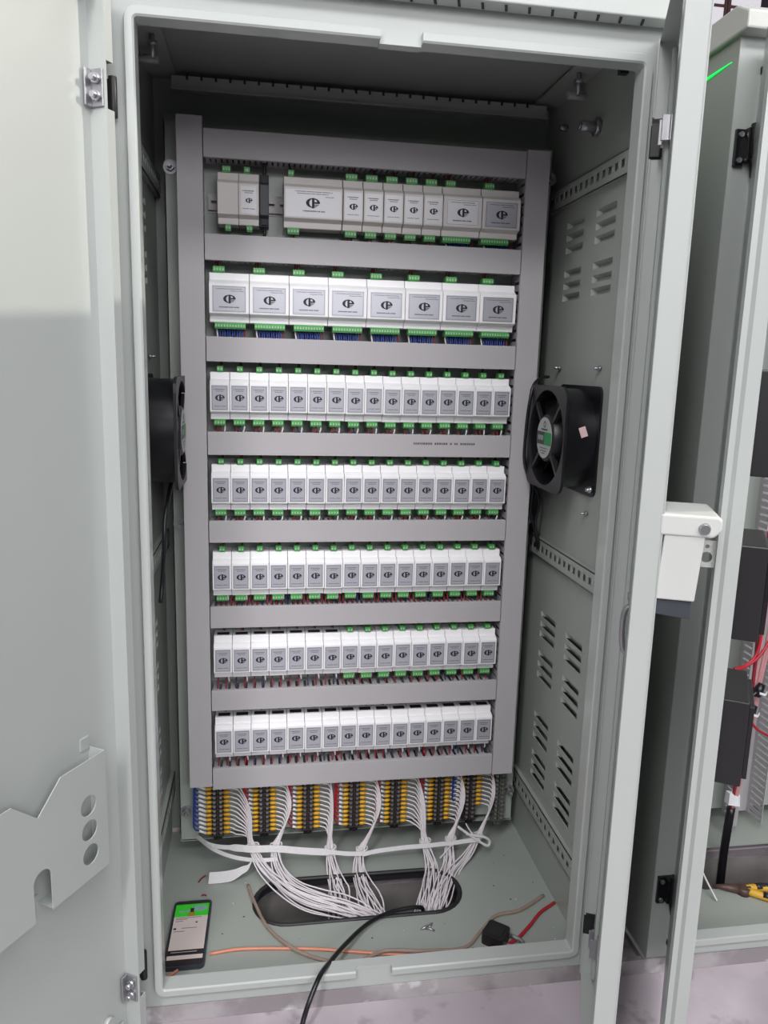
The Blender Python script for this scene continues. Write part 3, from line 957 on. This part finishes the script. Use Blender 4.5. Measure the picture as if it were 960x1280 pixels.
# ------------------------------------------------------------------ lacing tape around the bundles
tp = tag(empty('lacing_tape', (-30, 5, 40)), 'white plastic lacing tape tied across the wire bundles', 'tape')
P = [(-336, 66, 76), (-300, 20, 80), (-241, -2, 84), (-216, -4, 81), (-166, -4, 78), (-110, -3, 68), (-51, -3, 60), (-15, -3, 54), (17, -4, 52)]
MB().ribbon(crom(P, 5), [14 if 8 < i < 30 else 9 for i in range(41)], (0, 0.3, 0.95), 0.8).build('tape_strand', 'tape', tp)
P = [(17, -6, 52), (50, -5, 57), (110, -4, 60), (156, -5, 61), (190, -4, 62), (213, -5, 63), (245, -5, 66), (275, -7, 68)]
MB().ribbon(crom(P, 5), 9, (0, 0.3, 0.95), 1.6).build('tape_strand', 'tape', tp)
P = [(-336, 66, 74), (-300, 16, 76), (-260, -4, 68), (-222, -8, 60), (-190, -10, 58), (-164, -10, 58)]
MB().ribbon(crom(P, 5), 8, (0, 0.3, 0.95), 1.4).build('tape_strand', 'tape', tp)
P = [(-216, -12, 62), (-224, -16, 48), (-236, -16, 42), (-254, -18, 34), (-276, -18, 31), (-304, -18, 31)]
MB().ribbon(crom(P, 5), [6 + min(16, i) for i in range(26)], (0.1, 0.45, 0.87), 0.6).build('loose_tail', 'tape', tp)
for (x, y, z, r) in ((-214, 7, 79, 12), (-166, 7, 77, 12), (-51, 9, 61, 11.5), (17, 9, 53, 12), (156, 9, 61, 12), (213, 9, 63, 11.5), (273, 7, 69, 11)):
    for dzz in (-2.5, 2.5):
        MB().tube([(x + r * math.cos(2 * math.pi * k / 16), y + r * 0.9 * math.sin(2 * math.pi * k / 16), z + dzz + 1.5 * math.sin(k)) for k in range(17)], 1.9, 6, caps=False).build('tape_turn', 'tape', tp)
MB().tube(crom([(226, 4, 96), (250, -4, 80), (276, -8, 62), (292, -10, 54), (296, -8, 64), (284, -8, 74), (262, -6, 78), (244, -4, 82)], 6), 3.0, 6).build('bow_loop', 'tape', tp)
MB().tube(crom([(262, -6, 74), (250, 0, 92), (244, 4, 102)], 5), 1.6, 6).build('bow_end', 'tape', tp)
MB().tube(crom([(213, -6, 60), (196, -12, 46), (184, -16, 36)], 5), 1.5, 6).build('bow_end', 'tape', tp)


# ------------------------------------------------------------------ fans
def fan(x, yc, zc, s, label):
    """x = wall face, s = direction into the cabinet"""
    r = tag(empty('fan', (x, yc, zc - 98)), label, 'fan', 'black axial fans on the side walls')
    T = lambda u, v, d: (x + s * d, yc + u, zc + v)
    MB().shape(rrect(-96, 96, -98, 98, 14), [circle(0, 0, 88, 40)], 4, T).build('rear_flange', 'black_gloss', r)
    MB().shape(rrect(-93, 93, -96, 96, 26), [circle(0, 0, 88, 40)], 5, lambda u, v, d: T(u, v, 60 + d)).build('front_flange', 'black_plastic', r, 0.8)
    b = MB()
    n = 40
    for r0, r1 in ((92, 88),):
        vs = []
        for rad in (r0, r1):
            for d in (4, 60):
                vs += [T(rad * math.cos(2 * math.pi * k / n), rad * math.sin(2 * math.pi * k / n), d) for k in range(n)]
        fs = []
        for k in range(n):
            k2 = (k + 1) % n
            fs += [(k, k2, n + k2, n + k), (2 * n + k, 3 * n + k, 3 * n + k2, 2 * n + k2)]
        b.add(vs, fs, 0, True)
    b.build('barrel', 'black_gloss', r)
    back = MB().shape(circle(0, 0, 90, 36), [], 1, lambda u, v, d: T(u, v, 1 + d)).build('rear_grille', 'socket', r)
    for k in range(4):
        a = math.radians(45 + 90 * k)
        c, q = math.cos(a), math.sin(a)
        MB().add([T(c * ra - q * w, q * ra + c * w, d) for d in (58, 64) for ra, w in ((36, -4), (98, -3), (98, 3), (36, 4))],
                 [(0, 1, 2, 3), (7, 6, 5, 4), (0, 4, 5, 1), (1, 5, 6, 2), (2, 6, 7, 3), (3, 7, 4, 0)]).build('strut', 'black_plastic', r)
    hub = MB()
    hub.tube([T(0, 0, 12), T(0, 0, 62), T(0, 0, 66)], [44, 44, 40], 32)
    hub = hub.build('hub', 'black_plastic', r, 0)
    for k in range(7):
        vs = []
        for ra in (44, 65, 86):
            for e, d in ((-0.26, 46), (0.26, 16)):
                a = 2 * math.pi * k / 7 + e + (ra - 44) * 0.004
                vs.append(T(ra * math.cos(a), ra * math.sin(a), d))
        vs += [(p[0] + s * 1.5, p[1], p[2]) for p in vs]
        MB().add(vs, [(0, 1, 3, 2), (2, 3, 5, 4), (6, 8, 9, 7), (8, 10, 11, 9), (0, 2, 8, 6), (2, 4, 10, 8), (1, 7, 9, 3), (3, 9, 11, 5), (4, 5, 11, 10)], 0, True).build('blade', 'black_plastic', hub)
    TT = lambda u, v, d: T(u, v, 66 + d)
    lb = MB().shape(circle(0, 0, 38, 32), [], 0.5, TT).build('round_label', 'fan_grey', hub)
    def arcpoly(u0, u1, v0, v1):
        P = []
        for v in [v0 + (v1 - v0) * k / 6 for k in range(7)]:
            P.append((max(u0, -math.sqrt(max(0, 37.5 ** 2 - v * v))), v))
        for v in [v1 - (v1 - v0) * k / 6 for k in range(7)]:
            P.append((min(u1, math.sqrt(max(0, 37.5 ** 2 - v * v))), v))
        return P
    TS = lambda u, v, d: TT(-s * u if s < 0 else u, v, 0.5 + d)
    sg = -1 if s < 0 else 1
    lp = MB()
    lp.shape(arcpoly(-38, 2, -13, 11) if s > 0 else arcpoly(-2, 38, -13, 11), [], 0.3, lambda u, v, d: TT(u, v, 0.5 + d), 0)
    lp.shape(arcpoly(2, 38, -13, 11) if s > 0 else arcpoly(-38, -2, -13, 11), [], 0.3, lambda u, v, d: TT(u, v, 0.5 + d), 1)
    for (u0, u1, v0, v1, mi) in ((-16, 16, 14, 17, 0), (-20, 20, -20, -18.6, 0), (-16, 16, -25, -23.5, 0), (-9, 9, -29.5, -28, 0)):
        lp.add([TT(u0, v0, 0.8), TT(u1, v0, 0.8), TT(u1, v1, 0.8), TT(u0, v1, 0.8)], [(0, 1, 2, 3)], mi)
    for q in range(4):
        u0 = (6 + 7 * q) * (1 if s < 0 else -1)
        lp.add([TT(u0 - 2, -5, 1.0), TT(u0 + 2, -5, 1.0), TT(u0 + 2, 4, 1.0), TT(u0 - 2, 4, 1.0)], [(0, 1, 2, 3)], 2)
    lp.shape(circle(0, 25, 6, 16), [circle(0, 25, 4, 16)], 0.3, lambda u, v, d: TT(u, v, 0.5 + d), 0)
    stuff(lp.build('label_print', ['fan_dark', 'fan_green', 'fan_grey'], hub))
    MB().cyl(T(-88, -84, 4), T(-88, -84, 16), 3.5, 8).cyl(T(-88, -84, 6), T(-88, -84, 10), 6.5, 6).build('fixing_bolt', 'steel', r)
    MB().cyl(T(88, 84, 64), T(88, 84, 67), 4, 8).build('fixing_bolt', 'dark_din', r)
    return r, T


f, T = fan(WR, -100, 955, -1, 'black axial fan with green and grey hub label and pink sticker')
ca, sa = math.cos(math.radians(195)), math.sin(math.radians(195))
st = MB()
cen = (92.6 * math.cos(math.radians(168)), 92.6 * math.sin(math.radians(168)))
tx, tz = -math.sin(math.radians(168)), math.cos(math.radians(168))
vs = []
for a_, d_ in ((-10, 26), (-6, 38), (11, 33), (7, 21)):
    vs.append(T(cen[0] + tx * a_ - 0.7, cen[1] + tz * a_, d_))
for a_, d_ in ((-10, 26), (-6, 38), (11, 33), (7, 21)):
    vs.append(T(cen[0] + tx * a_ + 0.6, cen[1] + tz * a_, d_))
st.add(vs, [(0, 1, 2, 3), (7, 6, 5, 4), (0, 4, 5, 1), (1, 5, 6, 2), (2, 6, 7, 3), (3, 7, 4, 0)])
st.build('pink_sticker', 'pink_paper', f)
tag(MB().tube(crom([(372, 20, 1066), (352, 4, 1064), (330, -14, 1050), (321, -20, 1010), (320, -14, 960), (322, -10, 900), (336, -8, 862), (350, 10, 840), (352, 20, 790), (370, 26, 740), (376, 36, 715)], 6), 3.2, 8).build('fan_cable', 'black_gloss'),
    'black cable hanging down past the fan with the pink sticker', 'cable')
tag(MB().tube(crom([(330, 10, 856), (350, 14, 850), (366, 10, 815), (362, 14, 770), (372, 18, 732), (376, 30, 712)], 6), 2.6, 8).build('fan_cable', 'black_gloss'),
    'thin black cable looping below the fan with the pink sticker', 'cable')
fan(WL, -60, 955, 1, 'black axial fan half hidden behind the tall duct near the pocket door')
tag(MB().tube(crom([(WL + 40, -30, 858), (WL + 32, -70, 800), (WL + 30, -80, 740), (WL + 24, -60, 690), (WL + 20, -70, 640)], 6), 4, 8).build('fan_cable', 'black_gloss'),
    'black cable below the fan on the pocket-door side', 'cable')

# ------------------------------------------------------------------ things on the cabinet floor
ph = tag(empty('smartphone', (-331, -165, FZ)), 'smartphone with a green and white page on its screen', 'phone')
PT = lambda u, v, w: (-331 + u + 0.02 * v, -165 + v, FZ + w)
PB = lambda u, v, d: PT(u, v, d)
MB().shape(rrect(-36, 36, -86, 86, 9), [], 8, PB).build('phone_case', 'phone_body', ph, 1.2)
MB().shape(rrect(-33, 33, -83, 83, 7), [], 0.5, lambda u, v, d: PT(u, v, 8 + d)).build('glass', 'screen_dark', ph)
def scr(name, u0, u1, v0, v1, m, lev=8.6):
    return MB(PT).box(u0, u1, v0, v1, lev - 0.3, lev).build(name, m, ph)
scr('page', -31.5, 31.5, -46, 41, 'screen_page')
scr('page_header', -31.5, 31.5, 41, 75, 'screen_green')
MB().shape(circle(14, 62, 15, 20, 8.5), [], 0.3, lambda u, v, d: PT(u, v, 8.6 + d)).build('header_picture', 'screen_pic', ph)
scr('header_picture', -24, -4, 53, 58, 'screen_pic', 8.8)
scr('header_figure', -3, 4, 52, 63, 'screen_dark', 9.0)
scr('header_badge', -6, 6, 41, 53, 'screen_brown', 8.8)
for (u0, u1, v) in ((-28, 20, 37), (-28, -6, 33), (-28, -14, 28), (-14, 14, 9), (-28, -8, 1)):
    scr('text_line', u0, u1, v, v + 1.2, 'ink_soft', 8.8)
scr('text_icon', -29, -24, 6.5, 11, 'ink', 8.8)
scr('text_icon', 10, 14, 22, 25, 'ink', 8.8)
scr('address_bar', -31.5, 31.5, -69, -59, 'screen_page')
MB(PT).box(-26, 20, -52, -50.6, 8.2, 8.8).build('bar_text', 'fan_grey', ph)

pl = tag(empty('padlock', (240, -246, FZ)), 'black square padlock with steel shackle', 'padlock')
def rot(u, v, w, a=math.radians(-45 + 5)):
    return (240 + u * math.cos(a) - v * math.sin(a), -246 + u * math.sin(a) + v * math.cos(a), FZ + w)
MB().shape(rrect(-21, 21, -23, 21, 6), [], 22, lambda u, v, d: rot(u, v, d)).build('lock_body', 'black_plastic', pl, 3)
MB().shape(rrect(-15, 15, -17, 15, 4), [], 1.2, lambda u, v, d: rot(u, v, 21.6 + d)).build('lock_badge', 'rubber', pl)
sh = [rot(20, -13, 11), rot(34, -13, 11)] + [rot(40 + 13 * math.sin(math.radians(k * 22.5)), -13 * math.cos(math.radians(k * 22.5)), 11) for k in range(1, 8)] + [rot(34, 13, 11), rot(22, 13, 11)]
MB().tube(sh, 4, 10).build('shackle', 'steel', pl)

tag(MB().tube(crom([(-289, -220, 23), (-235, -215, 23), (-163, -222, 23), (-90, -233, 23), (-18, -249, 23), (53, -264, 23), (140, -277, 23), (200, -277, 23)], 6), 3.0, 8).build('wire_offcut', 'copper_wire'),
    'copper-orange wire lying from the phone across the cabinet floor', 'wire')
tag(MB().tube(crom([(200, -277, 23), (267, -260, 24), (310, -228, 26), (348, -190, 24), (388, -164, 23)], 6), 3.2, 8).build('wire_offcut', 'red_bright'),
    'red wire curving past the padlock to the side wall', 'wire')
tag(MB().tube(crom([(-224, -41, 25), (-210, -98, 27), (-184, -168, 24), (-141, -228, 27), (-92, -258, 24), (-36, -276, 24), (24, -260, 30), (97, -268, 30), (174, -263, 24), (215, -227, 24), (258, -188, 24), (310, -179, 25), (373, -142, 24)], 6), 3.4, 8).build('tubing', 'clear_tube'),
    'translucent brownish tubing snaking across the cabinet floor', 'tubing')
tag(MB().tube(crom([(-372, -276, 23), (-357, -266, 24), (-342, -252, 23)], 5), 2.5, 8).build('wire_offcut', 'copper_wire'), 'short copper-orange wire end sticking out under the phone', 'wire')
tag(MB().tube(crom([(118, -120, -80), (122, -138, 0), (112, -150, 27), (55, -160, 30), (3, -192, 34), (-49, -261, 50), (-80, -318, 68), (-100, -359, 80), (-117, -384, 62), (-129, -398, 36), (-140, -420, 10), (-170, -470, 7), (-230, -600, 7)], 6), 4.2, 8).build('power_cable', 'black_gloss'),
    'black cable leaving the floor opening over the front lip', 'cable')
for (a, b, c, m, l) in (((-325, -16, 22), (-320, -6, 22.5), (-312, 4, 22), 'red', 'dark red wire snippet lying beside the loose tape tail'),
                        ((-316, -58, 22), (-311, -57, 22.5), (-306, -60, 22), 'red', 'tiny red wire snippet lying behind the phone')):
    tag(MB().tube(crom([a, b, c], 4), 1.4, 6).build('wire_snippet', m), l, 'wire snippet', 'wire snippets on the cabinet floor')
sc_ = MB()
for (dx, dy, a, l) in ((0, 0, 0.4, 12), (5, -6, -0.5, 10), (9, 3, 1.0, 8)):
    c, q = math.cos(a), math.sin(a)
    sc_.tube([(116 + dx - c * l, -200 + dy - q * l, 21.5), (116 + dx, -200 + dy, 24), (116 + dx + c * l, -200 + dy + q * l, 21.5)], 2.2, 5)
tag(sc_.build('foil_scrap', 'zinc'), 'crumpled silvery scrap between floor opening and padlock', 'scrap')
random.seed(11)
spec = MB()
for k in range(46):
    x, y = random.uniform(-370, 370), random.uniform(-300, 40)
    if -225 < x < 225 and -175 < y < -12 or x < -285 and y < -70 or 195 < x < 300 and y < -190:
        continue
    r = random.uniform(0.8, 2.4)
    spec.add([(x + r * math.cos(t), y + r * 0.8 * math.sin(t), 20.05 + 0.5 * (i % 2)) for i, t in enumerate((0, 1.1, 2.4, 3.6, 5.0))], [(0, 1, 2, 3, 4)], random.choice((0, 0, 1)))
tag(stuff(spec.build('debris', ['ink', 'marker'])), 'scattered dark and white specks on the cabinet floor', 'debris')

# ------------------------------------------------------------------ neighbouring cabinet
X2 = 497
c2 = tag(empty('control_cabinet', (X2 + 400, -80, 0)), 'neighbouring grey-green cabinet with open door, roof cap and black hinges', 'cabinet')
MB().box(X2, X2 + 2, CY0 + 2.2, CY1 - 2.2, CZ0, 1600).build('side_wall', 'paint_in', c2)
MB().box(X2 + 798, X2 + 800, CY0, CY1, CZ0, 1600).build('side_wall', 'paint_in', c2)
MB().box(X2, X2 + 800, CY1 - 2, CY1, CZ0, 1600).build('back_wall', 'paint_in', c2)
MB().prism([(-362, 1564), (-362, 1588), (-330, 1606), (190, 1606), (190, 1564)], 'x', X2 - 8, X2 + 808).build('roof_cap', 'paint_pale', c2, 3)
MB().shape([(X2, CZ0), (X2 + 800, CZ0), (X2 + 800, 1600), (X2, 1600)], [rrect(X2 + 44, X2 + 756, 64, 1530, 10)], 2, lambda u, v, d: (u, CY0 + d, v)).build('front_frame', 'paint', c2)
fl2 = MB()
for (a, b, c, d) in ((X2 + 36, X2 + 764, 1512, 1526), (X2 + 36, X2 + 764, 54, 68), (X2 + 36, X2 + 50, 54, 1526), (X2 + 750, X2 + 764, 54, 1526)):
    fl2.box(a, b, -347, -320, c, d)
fl2.build('frame_lip', 'paint', c2, 2)
MB().shape([(X2, CY0), (X2 + 800, CY0), (X2 + 800, CY1), (X2, CY1)], [rrect(715, 1080, -160, -25, 8)], 2, lambda u, v, d: (u, v, FZ - d)).build('bottom_plate', 'paint_in', c2)
MB().box(X2 + 30, X2 + 770, 62, 64, 60, 1500).build('mounting_plate', 'paint_in', c2)
MB().box(X2 - 8, X2 + 800, -338, -335.5, 0.5, 30).box(X2 - 8, X2 + 800, -335.5, -325, 0.5, 17).box(X2 + 4, X2 + 16, -325, 168, 0.5, 17).build('plinth', 'plinth', c2)
MB().box(398, X2 - 8, -338, -328, 0.5, 30).build('plinth', 'plinth', c2)
MB().box(398, X2, 150, 153, 0, 1600).build('gap_light_blocker', 'paint_in', c2)  # unseen added sheet, keeps light from behind out of the gap between cabinets
T2 = door_frame((529, -345), 32.0, 1)
T2o = lambda u, h, z: T2(u, -h, z)      # h>0 : outer side of this door (towards the first cabinet)
prof2 = [(0, -24), (0, 0), (DW - 14, 0), (DW - 7, -3), (DW, -14), (DW, -28), (DW - 3, -28), (DW - 3, -3), (3, -3), (3, -24)]
d2 = MB(T2o).add([(p[0], p[1], DZ0) for p in prof2] + [(p[0], p[1], DZ1) for p in prof2],
                 [tuple(range(9, -1, -1)), tuple(range(10, 20))] + [(i, (i + 1) % 10, 10 + (i + 1) % 10, 10 + i) for i in range(10)]).build('door', 'paint', c2)
for zc in (1411, 172):
    h = MB().box(X2 + 5, X2 + 20, -341, -335, zc - 26, zc + 26).box(X2 + 18, X2 + 30, -352, -335, zc - 20, zc + 26)
    h.cyl((X2 + 30, -350, zc - 16), (X2 + 30, -350, zc + 32), 8, 12).cyl((X2 + 30, -350, zc - 16), (X2 + 30, -350, zc - 44), 7, 10, 0, 2)
    h.build('hinge', 'black_gloss', c2, 1)
    for dz_ in (-18, 18):
        MB().cyl((X2 + 12, -341, zc + dz_), (X2 + 12, -344, zc + dz_), 4, 10).build('hinge_screw', 'steel', c2)
MB().tube([(X2 - 1, -318, 1534), (X2 - 1, -290, 1533.5), (X2 - 1, -250, 1532.5), (X2 - 1, -180, 1531)], [0.5, 1.4, 2.2, 2.2], 6).build('light_line', 'laser', c2)['label'] = 'thin glowing green line'  # projected laser line, its light built in as a thin glowing tube
# black boxes on the inside of that door
for i, (z0, z1) in enumerate(((965, 1085), (770, 885), (585, 695))):
    bx = tag(empty('fan', T2o(330, -30, z0)), 'black boxed fan on the inside of the neighbouring door, %s from its top' % ORD[i + 1], 'fan', 'boxed fans on the neighbouring door')
    MB(T2o).box(260, 372, -58, -26, z0, z1).build('fan_box', 'black_plastic', bx, 2)
    MB(T2o).box(268, 364, -64, -58, z0 + 8, z1 - 8).build('fan_guard', 'black_gloss', bx, 1)
# open slotted duct, wires, cable and pliers inside
sd = tag(empty('wiring_duct', (925, 40, 55)), 'grey slotted duct without cover inside the neighbouring cabinet', 'cable duct')
MB().box(893, 958, 60, 61.6, 50, 1400).build('duct_back', 'pvc_in', sd)
for xx in (893, 956):
    hs = [(6, 50, 58 + 16 * k, 63 + 16 * k) for k in range(60)]
    MB().plate(2, 60, 50, 1400, hs, lambda u, v, d: (xx + d, u, v), 1.6).build('slotted_side', 'pvc_in', sd)
MB().box(880, 893, 2, 4, 50, 1400).build('duct_lip', 'pvc_in', sd)
wc = tag(MB().tube(crom([(819, -70, -120), (822, -64, 0), (826, -60, 60), (830, -60, 140)], 5), 9, 10).build('power_cable', 'black_gloss'), 'thick black cable rising from the opening in the neighbouring cabinet', 'cable')
for k, (dx, m) in enumerate(((0, 'pink_tube'), (5, 'pink_tube'), (-4, 'red'), (8, 'pink_tube'))):
    tag(MB().tube(crom([(829 + dx * .2, -60, 135), (834 + dx * .6, -60, 160), (840 + dx, -60, 234), (850 + dx, -58, 346), (856 + dx * 1.6, -54, 440), (862 + dx * 3, -50, 566), (870 + dx * 4, -40, 760)], 5), 3.6, 7).build('wire', m),
        'pink and red wire core rising from the taped end of the thick black cable', 'wire', 'cores of the thick black cable')
tag(MB().add([(818, -66, 150), (842, -72, 148), (846, -62, 172), (838, -68, 166), (820, -64, 176), (818, -50, 150), (842, -50, 148), (846, -50, 172), (820, -50, 176)],
             [(0, 1, 2, 3), (0, 3, 4), (5, 7, 6), (5, 8, 7), (0, 5, 6, 1), (1, 6, 7, 2), (2, 7, 8, 4, 3), (4, 8, 5, 0)]).build('paper_wrap', 'marker'),
    'crumpled white paper wrap around the end of the thick black cable', 'paper')
for k, (x, z) in enumerate(((854, 420), (842, 372))):
    t = tag(empty('cable_clip', (x, -62, z - 12)), 'black cable lug with white tie on the pink wires, %s one' % ('upper' if k == 0 else 'lower'), 'clip')
    MB().tube([(x - 4, -70, z - 14), (x, -70, z), (x + 6, -70, z + 14)], [8, 10, 7], 8).build('clip_body', 'black_gloss', t)
    MB().ribbon([(x - 6, -82, z - 2), (x + 8, -82, z - 6), (x + 16, -76, z - 4)], 5, (0, 0, 1), 1.5).build('tie', 'marker', t)
for k, pts in enumerate(([(862, -50, 640), (854, -58, 560), (846, -60, 500), (822, -64, 476), (790, -70, 470)], [(900, -40, 560), (872, -56, 520), (850, -62, 492), (822, -66, 474), (790, -72, 466)],
                         [(836, -66, 366), (846, -66, 348), (872, -60, 322), (910, -50, 300)])):
    tag(MB().tube(crom(pts, 5), 3, 7).build('wire', 'red_bright'), 'bright red wire looping over the slotted duct in the neighbouring cabinet', 'wire', 'red wires in the neighbouring cabinet')
tag(MB().tube(crom([(800, -70, 398), (820, -72, 400), (840, -72, 410), (852, -72, 420)], 5), 4, 7).build('wire', 'black_gloss'), 'short black lead to the upper clip in the neighbouring cabinet', 'wire')
tag(MB().tube(crom([(706, -120, 110), (714, -150, 60), (722, -200, 24)], 5), 2, 6).build('wire', 'white_wire'), 'thin white wire hanging beside the pliers', 'wire')
pr = tag(empty('pliers', (800, -185, FZ)), 'long-nose pliers with yellow and black grips on the cabinet floor', 'pliers')
MB().tube([(738, -160, 28), (762, -168, 28), (790, -178, 28)], [3, 7, 11], 8).build('jaws', 'plier_steel', pr)
MB().cyl((794, -180, 20.5), (794, -180, 36), 14, 14).build('pivot', 'plier_steel', pr)
for s_ in (1, -1):
    g_ = MB().tube(crom([(800, -182 + 4 * s_, 29), (820, -190 + 12 * s_, 29), (850, -202 + 20 * s_, 29), (900, -222 + 18 * s_, 29)], 4), 8, 8, 0).build('grip', 'plier_yellow', pr)
    MB().tube(crom([(822, -191 + 13 * s_, 31), (850, -202 + 21 * s_, 31), (898, -221 + 19 * s_, 31)], 4), 7.6, 8, 0).build('grip_inlay', 'black_plastic', pr)
